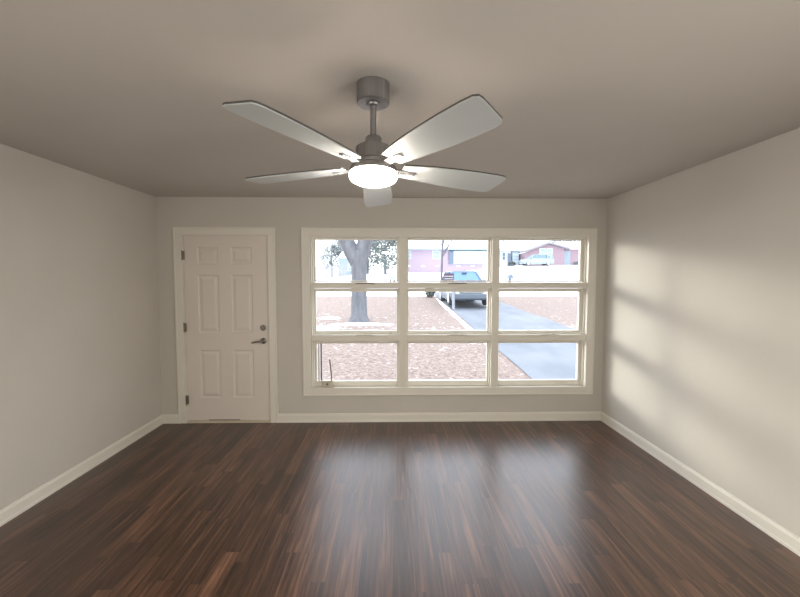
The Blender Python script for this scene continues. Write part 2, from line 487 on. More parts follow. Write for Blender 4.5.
quad(door.bm, ((sx0, yb, sz0), (sx0, yb, sz1), (sx1, yb, sz1), (sx1, yb, sz0)))
quad(door.bm, ((sx0, dy, sz0), (sx0, dy, sz1), (sx0, yb, sz1), (sx0, yb, sz0)))
quad(door.bm, ((sx1, dy, sz0), (sx1, yb, sz0), (sx1, yb, sz1), (sx1, dy, sz1)))
quad(door.bm, ((sx0, dy, sz1), (sx1, dy, sz1), (sx1, yb, sz1), (sx0, yb, sz1)))
quad(door.bm, ((sx0, dy, sz0), (sx0, yb, sz0), (sx1, yb, sz0), (sx1, dy, sz0)))
bmesh.ops.remove_doubles(door.bm, verts=door.bm.verts, dist=1e-5)
door_1 = struct(door.build('door_1', M['door']), 'white six-panel entry door, closed')
j = MB()   # jamb with stop
j.box(DX0, sx0 - 0.003, YF, YF + T, 0, DZ1); j.box(sx1 + 0.003, DX1, YF, YF + T, 0, DZ1); j.box(DX0, DX1, YF, YF + T, sz1 + 0.003, DZ1)
j.box(sx0 - 0.003, sx0 + 0.012, yb + 0.004, YF + T, 0, sz1); j.box(sx1 - 0.012, sx1 + 0.003, yb + 0.004, YF + T, 0, sz1)
j.box(sx0, sx1, yb + 0.004, YF + T, sz1 - 0.012, sz1 + 0.003)
j.build('jamb', M['trim'], door_1)
for hz in (0.257, 1.05, 1.823):
    h = MB()
    h.lathe([(0.006, -0.048), (0.006, 0.048)], (sx0 - 0.004, YF - 0.018, hz), 16)
    h.lathe([(0.0045, -0.054), (0.0065, -0.05), (0.0045, -0.046)], (sx0 - 0.004, YF - 0.018, hz), 12)
    h.lathe([(0.0045, 0.046), (0.0065, 0.05), (0.0045, 0.054)], (sx0 - 0.004, YF - 0.018, hz), 12)
    h.box(sx0 - 0.009, sx0 - 0.004, YF - 0.018, YF + 0.002, hz - 0.045, hz + 0.045)
    h.box(sx0 - 0.003, sx0 + 0.008, YF - 0.016, dy + 0.001, hz - 0.045, hz + 0.045)
    h.build('hinge', M['hardware'], door_1, smooth=True)
hx = -1.404
d = MB()
d.lathe([(0.031, 0.0), (0.031, -0.006), (0.027, -0.014), (0.016, -0.017), (0.016, -0.020)], (hx, dy, 1.043), 28, 'y')
db = d.build('deadbolt', M['metal'], door_1, smooth=True)
MB().box(hx - 0.006, hx + 0.006, dy - 0.040, dy - 0.018, 1.023, 1.063).build('thumb_turn', M['metal'], db, bevel=0.003)
d = MB()
d.lathe([(0.033, 0.0), (0.033, -0.006), (0.028, -0.012), (0.013, -0.016), (0.012, -0.048), (0.014, -0.054), (0.010, -0.058)], (hx, dy, 0.900), 28, 'y')
d.tube([(hx, dy - 0.048, 0.900), (hx - 0.03, dy - 0.052, 0.899), (hx - 0.075, dy - 0.053, 0.892), (hx - 0.112, dy - 0.046, 0.884)], [0.011, 0.0105, 0.009, 0.007], 12)
d.build('door_handle', M['metal'], door_1, smooth=True)
s = MB(); s.box(sx1 - 0.001, sx1 + 0.006, YF - 0.0015, YF + 0.012, 0.875, 0.93); s.box(sx1 - 0.001, sx1 + 0.006, YF - 0.0015, YF + 0.012, 1.02, 1.06)
s.build('strike_plate', M['hardware'], door_1)
MB().prism([(YF - 0.012, 0), (YF - 0.012, 0.010), (YF, 0.020), (YF + T, 0.020), (YF + T, 0)], DX0 + 0.002, DX1 - 0.002, 'x').build('threshold', M['threshold'], door_1)
MB().box(sx0 + 0.22, sx1 - 0.34, dy - 0.003, dy + 0.002, 0.024, 0.032).build('sweep', M['hardware'], door_1)

# ------------------------------------------------------------------ window
casing('trim_2', -0.976, 2.218, 0.296, 2.121, 0.088, True, 'cream casing around the wide window')
mf = MB()   # outer box frame, mullions, transoms
D0, D1 = YF - 0.004, YF + 0.13
ox0, ox1, oz0, oz1 = -0.872, 2.130, 0.377, 2.022
mf.box(WX0, ox0, YF, YF + T, WZ0, WZ1); mf.box(ox1, WX1, YF, YF + T, WZ0, WZ1)
mf.box(ox0, ox1, YF, YF + T, WZ0, oz0); mf.box(ox0, ox1, YF, YF + T, oz1, WZ1)
mulls = [(0.072, 0.157), (1.082, 1.157)]
for a, b in mulls: mf.box(a, b, D0, D1, oz0, oz1)
trans = [(0.893, 0.962), (1.472, 1.536)]
bays = [(ox0, mulls[0][0]), (mulls[0][1], mulls[1][0]), (mulls[1][1], ox1)]
for a, b in trans:
    for c, d_ in bays: mf.box(c, d_, D0, D1, a, b)
window_1 = struct(mf.build('window_1', M['win'], bevel=0.004), 'wide cream window of nine awning lights looking onto the street')
levels = [(oz0, trans[0][0]), (trans[0][1], trans[1][0]), (trans[1][1], oz1)]
GY = YF + 0.10
gx = [(-0.842, 0.046), (0.176, 1.053), (1.183, 2.080)]
for bi, (bx0, bx1) in enumerate(bays):
    # stops inside every opening step the jamb
    for li, (lz0, lz1) in enumerate(levels):
        gz0 = {0: 0.437, 1: 0.999, 2: 1.5575}[li]; gz1 = {0: 0.857, 1: 1.430, 2: 1.998}[li]
        g0, g1 = gx[bi]
        e = 0.004
        sm = MB()
        sy0, sy1 = YF + 0.066, YF + 0.107
        sm.box(bx0 + e, g0, sy0, sy1, lz0 + e, lz1 - e); sm.box(g1, bx1 - e, sy0, sy1, lz0 + e, lz1 - e)
        sm.box(g0, g1, sy0, sy1, lz0 + e, gz0); sm.box(g0, g1, sy0, sy1, gz1, lz1 - e)
        sash = sm.build('sash', M['win'], window_1, bevel=0.003)
        st = MB()  # inner stop bead, a thin step in front of the sash at the sides
        st.box(bx0 + 0.0005, bx0 + 0.012, YF + 0.030, YF + 0.064, lz0 + 0.001, lz1 - 0.001)
        st.box(bx1 - 0.012, bx1 - 0.0005, YF + 0.030, YF + 0.064, lz0 + 0.001, lz1 - 0.001)
        st.build('stop_bead', M['win'], sash, bevel=0.002)
        MB().box(g0 - 0.008, g1 + 0.008, GY - 0.002, GY + 0.002, gz0 - 0.008, gz1 + 0.008).build('pane', M['glass'], sash)
        if li > 0:
            hc = (g0 + g1) / 2 + (0.10 if bi == 0 else 0.09)
            if li == 2:      # flat lift lever lying on the transom
                hm = MB(); hm.tube([(hc - 0.105, D0 - 0.006, lz0 - 0.014), (hc - 0.06, D0 - 0.014, lz0 - 0.011), (hc + 0.06, D0 - 0.014, lz0 - 0.011), (hc + 0.105, D0 - 0.006, lz0 - 0.014)], [0.004, 0.006, 0.006, 0.004], 8)
                ho = hm.build('lift_handle', M['hardware'] if bi < 2 else M['latch'], sash, smooth=True)
            else:
                hm = MB(); hm.tube([(hc - 0.11, D0 - 0.004, lz0 - 0.006), (hc - 0.06, D0 - 0.02, lz0 + 0.002), (hc + 0.06, D0 - 0.02, lz0 + 0.002), (hc + 0.11, D0 - 0.004, lz0 - 0.006)], [0.004, 0.0075, 0.0075, 0.004], 8)
                hm.box(hc - 0.02, hc + 0.02, D0 - 0.018, sy0, lz0 - 0.0005, lz0 + 0.006)
                hm.build('lift_handle', M['latch'], sash, smooth=True)
        if li == 1 and bi == 0:
            MB().box(g1 - 0.080, g1 - 0.052, sy0 - 0.022, sy0, gz0 - 0.034, gz0 - 0.012).build('catch', M['latch'], sash, bevel=0.003)
        if li == 0 and bi == 0:   # aluminium screen channel showing inside the left edge
            ch = MB(); ch.box(g0 + 0.012, g0 + 0.028, GY - 0.014, GY - 0.004, gz0, gz1); ch.build('screen_channel', M['white'], sash)
            ch = MB(); ch.box(g0 + 0.040, g0 + 0.056, GY - 0.014, GY - 0.004, gz0, gz1); ch.build('screen_channel', M['bluegrey'], sash)
# crank operator on the sill of the lower left light
ck = MB()
ck.box(-0.772, -0.652, YF + 0.004, YF + 0.060, oz0 + 0.0005, oz0 + 0.080)
crank = ck.build('crank_operator', M['latch'], window_1, bevel=0.006)
MB().tube([(-0.672, YF + 0.02, oz0 + 0.08), (-0.672, YF + 0.016, 0.52), (-0.679, YF + 0.012, 0.60), (-0.688, YF + 0.008, 0.695)], [0.006, 0.006, 0.0075, 0.007], 10).build('crank_arm', M['hardware'], crank, smooth=True)
MB().lathe([(0.012, 0), (0.012, -0.006), (0.008, -0.009)], (-0.715, YF + 0.004, 0.42), 16, 'y').build('spindle_cap', M['hardware'], crank, smooth=True)

# ------------------------------------------------------------------ ceiling fan
FX, FY = -0.086, 1.735
fan = empty('ceiling_fan', (0, 0, 0), 'brushed steel ceiling fan with five pale grey blades and a lit round lamp', 'ceiling fan')
MB().lathe([(0.060, H), (0.073, H - 0.001), (0.073, H - 0.082), (0.069, H - 0.086), (0.030, H - 0.087), (0.028, H - 0.094), (0.016, H - 0.098)], (FX, FY, 0), 64).build('canopy', M['fanmetal'], fan, smooth=True)
MB().lathe([(0.0135, 2.19), (0.0135, 2.345)], (FX, FY, 0), 24).build('downrod', M['fanmetal'], fan, smooth=True)
ZB = 2.072
tilt = Matrix.Translation((FX, FY, ZB)) @ Matrix.Rotation(math.atan(-0.067), 4, 'X') @ Matrix.Rotation(math.atan(0.010), 4, 'Y')
MB().lathe([(0.030, 0.088), (0.036, 0.090), (0.037, 0.134), (0.033, 0.140), (0.020, 0.141)], (0, 0, 0), 40).build('rod_collar', M['fanmetal'], fan, smooth=True, xf=tilt)
MB().lathe([(0.030, 0.098), (0.066, 0.097), (0.079, 0.090), (0.081, 0.082), (0.081, 0.030), (0.088, 0.024), (0.088, 0.004)], (0, 0, 0), 64).build('motor_housing', M['fanmetal'], fan, smooth=True, xf=tilt)
lk = MB().lathe([(0.060, 0.006), (0.100, 0.004), (0.106, -0.004), (0.106, -0.024), (0.100, -0.026)], (0, 0, 0), 64).build('light_kit', M['fanmetal'], fan, smooth=True, xf=tilt)
MB().lathe([(0.098, -0.0245), (0.107, -0.028), (0.107, -0.042), (0.101, -0.053), (0.085, -0.061), (0.055, -0.067), (0.02, -0.069)], (0, 0, 0), 64).build('diffuser', M['lamp'], lk, smooth=True, xf=tilt)
def blade_mesh():
    # outline: r along, w across
    top = [(0.135, 0.048), (0.20, 0.060), (0.30, 0.071), (0.42, 0.080), (0.54, 0.085), (0.61, 0.084), (0.640, 0.079), (0.652, 0.066)]
    bot = [(0.668, -0.052), (0.666, -0.070), (0.648, -0.081), (0.60, -0.084), (0.50, -0.084), (0.38, -0.079), (0.28, -0.071), (0.20, -0.061), (0.135, -0.048)]
    return top + bot
for k in range(5):
    ang = 1.567 - k * 2 * math.pi / 5 + math.radians((0, 2.0, 1.2, -0.8, -2.0)[k])
    xf = tilt @ Matrix.Rotation(ang, 4, 'Z') @ Matrix.Translation((0, 0, 0.006)) @ Matrix.Rotation(math.radians(-10.5), 4, 'X')
    ol = blade_mesh(); th = 0.0035
    m = MB()
    lo = [m.bm.verts.new((r, w_, -th)) for r, w_ in ol]; hi = [m.bm.verts.new((r, w_, 0)) for r, w_ in ol]
    m.bm.faces.new(lo[::-1]); n_ = len(ol)
    m.bm.faces.new(hi)
    for i in range(n_): m.bm.faces.new((lo[i], lo[(i + 1) % n_], hi[(i + 1) % n_], hi[i]))
    bl = m.build('blade', M['blade'], fan, xf=xf)
    m = MB()
    a_ = [m.bm.verts.new((r, w_, 0)) for r, w_ in ol]; b_ = [m.bm.verts.new((r, w_, 0.007)) for r, w_ in ol]
    m.bm.faces.new(a_[::-1]); m.bm.faces.new(b_)
    for i in range(n_): m.bm.faces.new((a_[i], a_[(i + 1) % n_], b_[(i + 1) % n_], b_[i]))
    ed = m.build('blade_backing', M['blade_edge'], bl, xf=xf)
    ed['label'] = 'dark upper face and edge'
    m = MB()
    m.hexa([(0.07, -0.022, -0.012), (0.165, -0.014, -0.009), (0.165, 0.014, -0.009), (0.07, 0.022, -0.012),
            (0.07, -0.022, -0.003), (0.165, -0.014, -0.0036), (0.165, 0.014, -0.0036), (0.07, 0.022, -0.003)])
    m.box(0.160, 0.205, -0.012, 0.012, -0.010, -0.0036)
    m.lathe([(0.005, -0.013), (0.005, -0.009)], (0.172, 0, 0), 12); m.lathe([(0.005, -0.013), (0.005, -0.009)], (0.195, 0, 0), 12)
    m.build('blade_bracket', M['fanmetal'], bl, bevel=0.001, xf=xf)

# ------------------------------------------------------------------ outdoors: ground
prof = [(-40, 1.3), (-10, 1.5), (-5.3, 2.03), (0.3, 2.40), (7.6, 2.36), (12.9, 2.98), (16.9, 3.30), (25.6, 3.36), (60, 3.6)]
def z50(x):
    if x <= prof[0][0]: return prof[0][1]
    for (a, b), (c, d_) in zip(prof, prof[1:]):
        if x <= c: return b + (d_ - b) * (x - a) / (c - a)
    return prof[-1][1]
def terrain(x, y):
    if y <= 26: return -0.45 + 0.041 * y
    z26 = -0.45 + 0.041 * 26
    if y <= 50: return z26 + (z50(x) - z26) * (y - 26) / 24
    return z50(x) + (y - 50) * 0.012
g = MB()
gxs = [-60, -45, -35, -28, -22, -17, -13, -10, -8, -6.5, -5.3, -4, -3, -2, -1, 0, 1, 2, 3, 4, 5, 6, 7.6, 9, 11, 12.9, 15, 16.9, 19, 22, 25.6, 30, 38, 50, 70]
gys = [4.31, 6, 8, 10, 12, 14, 16, 18, 20, 22, 24, 26, 28, 30, 34, 38, 42, 46, 50, 54, 60, 70, 90]
vv = [[g.bm.verts.new((x, y, terrain(x, y))) for x in gxs] for y in gys]
for a in range(len(gys) - 1):
    for b in range(len(gxs) - 1): g.bm.faces.new((vv[a][b], vv[a][b + 1], vv[a + 1][b + 1], vv[a + 1][b]))
lawn = g.build('lawn', M['lawn'], smooth=True)
struct(lawn, 'front yard of pinkish brown leaf litter with snow beyond')
g = MB()
dyl = [4.35 + i * 0.9 for i in range(25)]
rng = random.Random(3)
L_ = [g.bm.verts.new((2.43 + (y - 6) * 0.013 + rng.uniform(-.02, .02), y, terrain(3, y) + 0.012)) for y in dyl]
R_ = [g.bm.verts.new((5.58 + rng.uniform(-.05, .05), y, terrain(5, y) + 0.012)) for y in dyl]
for i in range(len(dyl) - 1): g.bm.faces.new((L_[i], R_[i], R_[i + 1], L_[i + 1]))
struct(g.build('driveway', M['asphalt']), 'blue grey asphalt driveway running from the window to the street')
# snow ridge along the near edge of the driveway (uncountable stuff)
def blob_strip(path, wid, hgt, seed, name, label, taper=True):
    rng = random.Random(seed); m = MB(); rows_ = []
    n_ = len(path)
    for i, (x, y) in enumerate(path):
        k = (math.sin(math.pi * min(1, max(0, (i + .3) / (n_ - .4)))) ** .5) if taper else 1
        w_ = wid * k * rng.uniform(.7, 1.25); h_ = hgt * rng.uniform(.7, 1.2)
        z = terrain(x, y) + 0.014
        rows_.append([m.bm.verts.new((x - w_ / 2, y, z - .02)), m.bm.verts.new((x - w_ * .3, y, z + h_ * .8)), m.bm.verts.new((x + w_ * .05, y, z + h_)),
                      m.bm.verts.new((x + w_ * .35, y, z + h_ * .7)), m.bm.verts.new((x + w_ / 2, y, z - .02))])
    for a, b in zip(rows_, rows_[1:]):
        for i in range(4): m.bm.faces.new((a[i], a[i + 1], b[i + 1], b[i]))
    m.bm.faces.new(rows_[0]); m.bm.faces.new(rows_[-1][::-1])
    return tag(m.build(name, M['snow'], smooth=True), label, 'snow', kind='stuff')
blob_strip([(2.29 + (y - 6) * 0.013, y) for y in [9.2 + .5 * i for i in range(25)]], 0.19, 0.04, 5, 'snow_ridge', 'thin white snow ridge along the left edge of the driveway')
def snow_patch(cx, cy, rx, ry, seed, label):
    rng = random.Random(seed); m = MB(); n_ = 28
    out = []; inn = []
    for i in range(n_):
        a = 2 * math.pi * i / n_; k = rng.uniform(.75, 1.12)
        x, y = cx + rx * k * math.cos(a), cy + ry * k * math.sin(a)
        out.append(m.bm.verts.new((x, y, terrain(x, y) - .01)))
        x, y = cx + rx * k * .82 * math.cos(a), cy + ry * k * .82 * math.sin(a)
        inn.append(m.bm.verts.new((x, y, terrain(x, y) + .035)))
    c = m.bm.verts.new((cx, cy, terrain(cx, cy) + .05))
    for i in range(n_):
        j_ = (i + 1) % n_
        m.bm.faces.new((out[i], out[j_], inn[j_], inn[i])); m.bm.faces.new((inn[i], inn[j_], c))
    return tag(m.build('snow_patch', M['snow'], smooth=True), label, 'snow', kind='stuff')
snow_patch(-1.05, 12.40, 1.05, 0.25, 2, 'long white snow patch in front of the big tree trunk')
snow_patch(-2.2, 11.72, 0.6, 0.30, 8, 'white snow patch on the leaves, furthest left before the big tree')
snow_patch(-2.3, 13.9, 0.45, 0.28, 4, 'small white snow patch left behind the big tree trunk')

# ------------------------------------------------------------------ trees
def grow(m, p, d, length, r, depth, rng, spread=0.55, minr=0.012):
    pts = [p]; rads = [r]; q = p.copy(); dd = d.copy()
    segs = 4
    for i in range(segs):
        dd = (dd + Vector((rng.uniform(-1, 1), rng.uniform(-1, 1), rng.uniform(-.5, .9))) * 0.13).normalized()
        q = q + dd * length / segs; pts.append(q.copy()); rads.append(max(minr, r * (1 - 0.5 * (i + 1) / segs)))
    m.tube(pts, rads, 6 if r > .04 else 4)
    if depth <= 0: return
    for c in range(rng.choice((2, 3, 3))):
        k = rng.randint(2, segs)
        ax = Vector((rng.uniform(-1, 1), rng.uniform(-1, 1), rng.uniform(-.1, .8))).normalized()
        nd = (dd * (1 - spread) + ax * spread).normalized()
        grow(m, pts[k], nd, length * rng.uniform(.6, .82), rads[k] * rng.uniform(.55, .75), depth - 1, rng, spread, minr)

def bare_tree(x, y, h, r, seed, label, lean=(0, 0), depth=4, group=None, minr=0.012):
    z = terrain(x, y)
    t = empty('bare_tree', (0, 0, 0), label, 'tree', group)
    rng = random.Random(seed)
    m = MB()
    top = Vector((x + lean[0], y + lean[1], z + h * .45))
    m.tube([(x, y, z - .1), (x + lean[0] * .1, y, z + h * .06), (x + lean[0] * .5, y + lean[1] * .5, z + h * .25), top], [r * 1.35, r, r * .85, r * .7], 10)
    m.build('trunk', M['bark'], t, smooth=True)
    m = MB()
    for c in range(4):
        a = rng.uniform(0, 6.28)
        d_ = Vector((math.cos(a) * .6, math.sin(a) * .6, rng.uniform(.6, 1.1))).normalized()
        grow(m, top - Vector((0, 0, rng.uniform(0, h * .15))), d_, h * .25, r * .5, depth - 1, rng, minr=minr)
    m.build('branches', M['twig'], t)
    return t

bt = empty('shade_tree', (0, 0, 0), 'massive grey forked tree trunk standing on the leafy front yard', 'tree')
bx_, by_, bz_ = -1.17, 13.2, terrain(-1.17, 13.2)
m = MB()
m.tube([(bx_, by_, bz_ - .15), (bx_, by_, bz_ + .02), (bx_, by_, bz_ + .18), (bx_ + .0, by_, bz_ + .8), (bx_ + .01, by_, bz_ + 1.6), (bx_ + .01, by_, bz_ + 2.1), (bx_ - .01, by_, 2.55)],
       [.46, .38, .295, .27, .265, .28, .30], 24)
m.tube([(bx_ - .02, by_, 1.95), (bx_ - .16, by_, 2.35), (bx_ - .42, by_ + .05, 2.85), (bx_ - .75, by_ + .1, 3.5), (bx_ - 1.3, by_ + .2, 4.6), (bx_ - 1.8, by_ + .3, 6.2)], [.2, .27, .26, .24, .20, .12], 18)
m.tube([(bx_ + .03, by_, 2.0), (bx_ + .10, by_, 2.4), (bx_ + .24, by_, 2.9), (bx_ + .42, by_ - .1, 3.7), (bx_ + .6, by_ - .2, 5.0), (bx_ + .7, by_ - .2, 7)], [.22, .27, .26, .24, .19, .11], 18)
m.build('trunk', M['bark'], bt, smooth=True)
rng = random.Random(11); m = MB()
grow(m, Vector((bx_ + .36, by_, 3.1)), Vector((.85, .1, .22)), 2.2, .08, 3, rng)
grow(m, Vector((bx_ - 1.0, by_ + .1, 4.0)), Vector((-.8, 0, .5)), 2.4, .12, 3, rng)
grow(m, Vector((bx_ - 1.8, by_ + .3, 6.0)), Vector((-.3, .1, .9)), 2.4, .11, 4, rng)
grow(m, Vector((bx_ + .7, by_ - .2, 6.8)), Vector((.3, -.1, .9)), 2.4, .10, 4, rng)
grow(m, Vector((bx_ + .6, by_ - .2, 5.0)), Vector((.8, .2, .5)), 2.4, .10, 3, rng)
m.build('branches', M['twig'], bt)

bare_tree(3.0, 23.4, 8.0, 0.075, 6, 'slender bare tree at the street end of the driveway, before the brick house', lean=(.1, 0), depth=4, minr=.016)
bare_tree(23.6, 47.0, 9.0, 0.16, 9, 'bare tree in front of the right-hand brick house, right of the van', depth=5, minr=.03)
bare_tree(-9.9, 74.0, 12.0, 0.22, 21, 'pale bare tree rising far behind the picket fence', depth=5, minr=.04)
bare_tree(20.6, 70.0, 11.0, 0.2, 33, 'bare tree rising behind the gabled brick house', depth=5, minr=.04)

def leafy_tree(x, y, crowns, seed, mat_, label, n_=3600, size=.15, group=None):
    rng = random.Random(seed); z = terrain(x, y)
    t = empty('leafy_tree', (0, 0, 0), label, 'tree', group)
    topz = max(c[2] for c in crowns)
    MB().tube([(x, y, z - .1), (x, y, z + 1), (x, y, topz)], [.22, .18, .06], 8).build('trunk', M['bark'], t, smooth=True)
    m = MB()
    for (cx, cy, cz, rx, rz) in crowns:
        for i in range(n_ // len(crowns)):
            while True:
                p = Vector((rng.uniform(-1, 1), rng.uniform(-1, 1), rng.uniform(-1, 1)))
                if .25 < p.length < 1: break
            c = Vector((cx + p.x * rx, cy + p.y * rx, cz + p.z * rz))
            a = Vector((rng.gauss(0, 1), rng.gauss(0, 1), rng.gauss(0, 1))).normalized(); b = a.cross(Vector((rng.gauss(0, 1), rng.gauss(0, 1), rng.gauss(0, 1)))).normalized()
            s_ = size * rng.uniform(.6, 1.3)
            m.bm.faces.new([m.bm.verts.new(c + a * s_), m.bm.verts.new(c + b * s_ * .5), m.bm.verts.new(c - a * s_), m.bm.verts.new(c - b * s_ * .5)])
    m.build('crown', mat_, t)
    return t
leafy_tree(-0.9, 47, [(-0.6, 47, 4.2, 1.6, 1.6), (-1.8, 47, 6.0, 1.6, 1.4), (0.3, 47.5, 6.6, 1.3, 1.1)], 3, M['needles'], 'grey green leafy tree between the big trunk and the mauve brick house')
leafy_tree(-3.4, 52, [(-3.2, 52, 4.6, 1.5, 2.2), (-2.8, 52, 7.0, 1.3, 1.2)], 7, M['needles'], 'grey green leafy tree close behind the big trunk on its right', 2800)
leafy_tree(-9.6, 60, [(-9.6, 60, 5.0, 2.1, 2.1), (-8.0, 60, 6.2, 1.7, 1.5)], 13, M['paleneedles'], 'pale leafy tree above the picket fence, left of the small gabled house', 3000, .17)
leafy_tree(31.8, 66, [(31.8, 66, 6.4, 2.4, 2.4), (29.8, 66, 8.2, 2.2, 1.3)], 17, M['paleneedles'], 'pale leafy tree at the right end of the gabled brick house', 3000, .17)

# ------------------------------------------------------------------ houses
def house_window(parent, x0, x1, z0, z1, y, frame=.08, glass='houseglass'):
    f = MB(); f.box(x0, x0 + frame, y - .06, y, z0, z1); f.box(x1 - frame, x1, y - .06, y, z0, z1)
    f.box(x0 + frame, x1 - frame, y - .06, y, z0, z0 + frame); f.box(x0 + frame, x1 - frame, y - .06, y, z1 - frame, z1)
    f.box(x0 + frame, x1 - frame, y - .05, y, (z0 + z1) / 2 - .025, (z0 + z1) / 2 + .025)
    fo = f.build('window', M['window_white'], parent)
    MB().box(x0 + frame, x1 - frame, y - .03, y - .005, z0 + frame, z1 - frame).build('pane', M[glass], fo)
def siding_wall(m, x0, x1, y0, y1, z0, z1, pitch=.2):
    m.box(x0, x1, y0, y1, z0, z1)
    z = z0
    while z < z1 - .05:
        zz = min(z + pitch, z1)
        m.prism([(y0 - .03, z), (y0, z), (y0, zz), (y0 - .006, zz)], x0, x1, 'x'); z += pitch
h = empty('split_level_house', (0, 0, 0), 'long house across the street, haze-washed mauve brick left half and pale sided right half', 'house')
Yh = 50.0
hm = MB(); hm.box(0.9, 7.45, Yh, Yh + 8, 1.6, 5.38); hm.box(7.45, 13.6, Yh, Yh + 8, 1.6, 3.46)
hm.build('brick_wall', M['brick'], h)
sm = MB(); siding_wall(sm, 7.45, 13.6, Yh - .12, Yh + 8, 3.46, 5.22); sm.build('sided_wall', M['siding'], h)
rf = MB(); rf.prism([(Yh - .55, 5.34), (Yh - .55, 5.50), (Yh + 4, 7.1), (Yh + 8.55, 5.50), (Yh + 8.55, 5.34)], 0.4, 14.1, 'x')
rf.build('roof', M['snow'], h)['label'] = 'snow covered roof'
MB().box(0.4, 14.1, Yh - .60, Yh - .54, 5.30, 5.44).build('gutter', M['bluegrey'], h)
house_window(h, 1.6, 2.45, 4.18, 5.22, Yh); house_window(h, 5.25, 6.28, 4.12, 5.24, Yh)
house_window(h, 11.8, 12.5, 4.12, 4.84, Yh - .15); house_window(h, 11.9, 12.5, 3.0, 3.42, Yh)
dr = MB(); dr.box(7.42, 8.02, Yh - .2, Yh, 3.48, 5.2); dr = dr.build('door', M['darkpaint'], h)
MB().lathe([(.03, 0), (.03, -.05)], (7.92, Yh - .2, 4.3), 10, 'y').build('knob', M['rim'], dr)
for vx in (2.15, 4.02, 5.87, 8.7, 10.6):
    v = MB(); v.box(vx - .22, vx + .22, Yh - .04, Yh, 3.14, 3.30)
    v.build('foundation_vent', M['white'], h)

h = empty('gabled_brick_house', (0, 0, 0), 'red brick house with a gable behind the pale minivan', 'house')
Yg = 54.0
hm = MB(); hm.box(19.0, 24.6, Yg, Yg + 7, 2.9, 5.3); hm.box(24.6, 31.0, Yg + 1.2, Yg + 7, 2.9, 5.9)
hm.prism([(19.0, 5.3), (24.6, 5.3), (24.6, 5.9), (22.1, 6.55), (21.3, 6.4)], Yg, Yg + .3)
hm.build('brick_wall', M['brick2'], h)
rf = MB()
rf.hexa([(18.95, Yg - .5, 5.33), (22.2, Yg - .5, 6.55), (22.2, Yg + 7.4, 6.55), (18.95, Yg + 7.4, 5.33), (18.95, Yg - .5, 5.58), (22.2, Yg - .5, 6.80), (22.2, Yg + 7.4, 6.80), (18.95, Yg + 7.4, 5.58)])
rf.hexa([(22.2, Yg - .5, 6.55), (25.2, Yg - .5, 5.75), (25.2, Yg + 7.4, 5.75), (22.2, Yg + 7.4, 6.55), (22.2, Yg - .5, 6.80), (25.2, Yg - .5, 6.0), (25.2, Yg + 7.4, 6.0), (22.2, Yg + 7.4, 6.80)])
rf.build('roof', M['greyroof'], h)
rf = MB(); rf.prism([(Yg + .7, 5.85), (Yg + .7, 6.05), (Yg + 4, 7.2), (Yg + 7.4, 6.05), (Yg + 7.4, 5.85)], 25.0, 31.6, 'x'); rf.build('side_roof', M['snow'], h)['label'] = 'snow covered lower roof'
house_window(h, 21.0, 21.85, 4.75, 5.9, Yg); house_window(h, 22.0, 22.85, 4.75, 5.9, Yg)
MB().box(24.6, 26.0, Yg + 1.1, Yg + 1.2, 3.2, 5.6).build('door_surround', M['bluegrey'], h)

h = empty('white_house', (0, 0, 0), 'pale white house with two narrow dark openings, left of the gabled brick house', 'house')
wm = MB(); siding_wall(wm, 14.6, 17.55, 56, 62, 2.9, 5.7); wm.build('wall', M['white_siding'], h)
rf = MB(); rf.prism([(14.3, 5.65), (14.3, 5.85), (16.0, 7.0), (17.65, 5.85), (17.65, 5.65)], 55.6, 62.4); rf.build('roof', M['snow'], h)
house_window(h, 16.25, 16.7, 4.3, 5.4, 56, .05, 'darkpaint')
MB().box(17.05, 17.5, 55.9, 56, 3.4, 5.3).build('door', M['darkpaint'], h)
h = empty('garage', (0, 0, 0), 'small blue grey garage squeezed between the white house and the gabled brick house', 'garage')
MB().box(17.75, 18.85, 56.2, 60, 2.9, 5.75).build('wall', M['bluegrey'], h)
m = MB()
for i in range(4): m.box(17.85, 18.75, 56.13, 56.2, 3.4 + i * .5, 3.85 + i * .5)
m.build('garage_door', M['siding'], h)
MB().prism([(17.7, 5.75), (17.7, 5.9), (18.9, 5.9), (18.9, 5.75)], 56.0, 60.2).build('roof', M['snow'], h)

h = empty('gabled_cottage', (0, 0, 0), 'small white gabled cottage seen left of the big tree trunk', 'house')
zc = 1.2
m = MB(); siding_wall(m, -7.3, -5.2, 52, 56, zc, 4.3); m.build('wall', M['bluegrey'], h)
m = MB(); m.prism([(-7.3, 4.3), (-5.2, 4.3), (-6.25, 5.6)], 51.95, 56); m.build('gable', M['white_siding'], h)
m = MB()
m.hexa([(-7.6, 51.6, 4.02), (-6.25, 51.6, 5.65), (-6.25, 56.3, 5.65), (-7.6, 56.3, 4.02), (-7.6, 51.6, 4.2), (-6.25, 51.6, 5.83), (-6.25, 56.3, 5.83), (-7.6, 56.3, 4.2)])
m.hexa([(-6.25, 51.6, 5.65), (-4.9, 51.6, 4.02), (-4.9, 56.3, 4.02), (-6.25, 56.3, 5.65), (-6.25, 51.6, 5.83), (-4.9, 51.6, 4.2), (-4.9, 56.3, 4.2), (-6.25, 56.3, 5.83)])
m.build('roof', M['snow'], h)
house_window(h, -6.1, -5.4, 2.6, 3.6, 51.95)

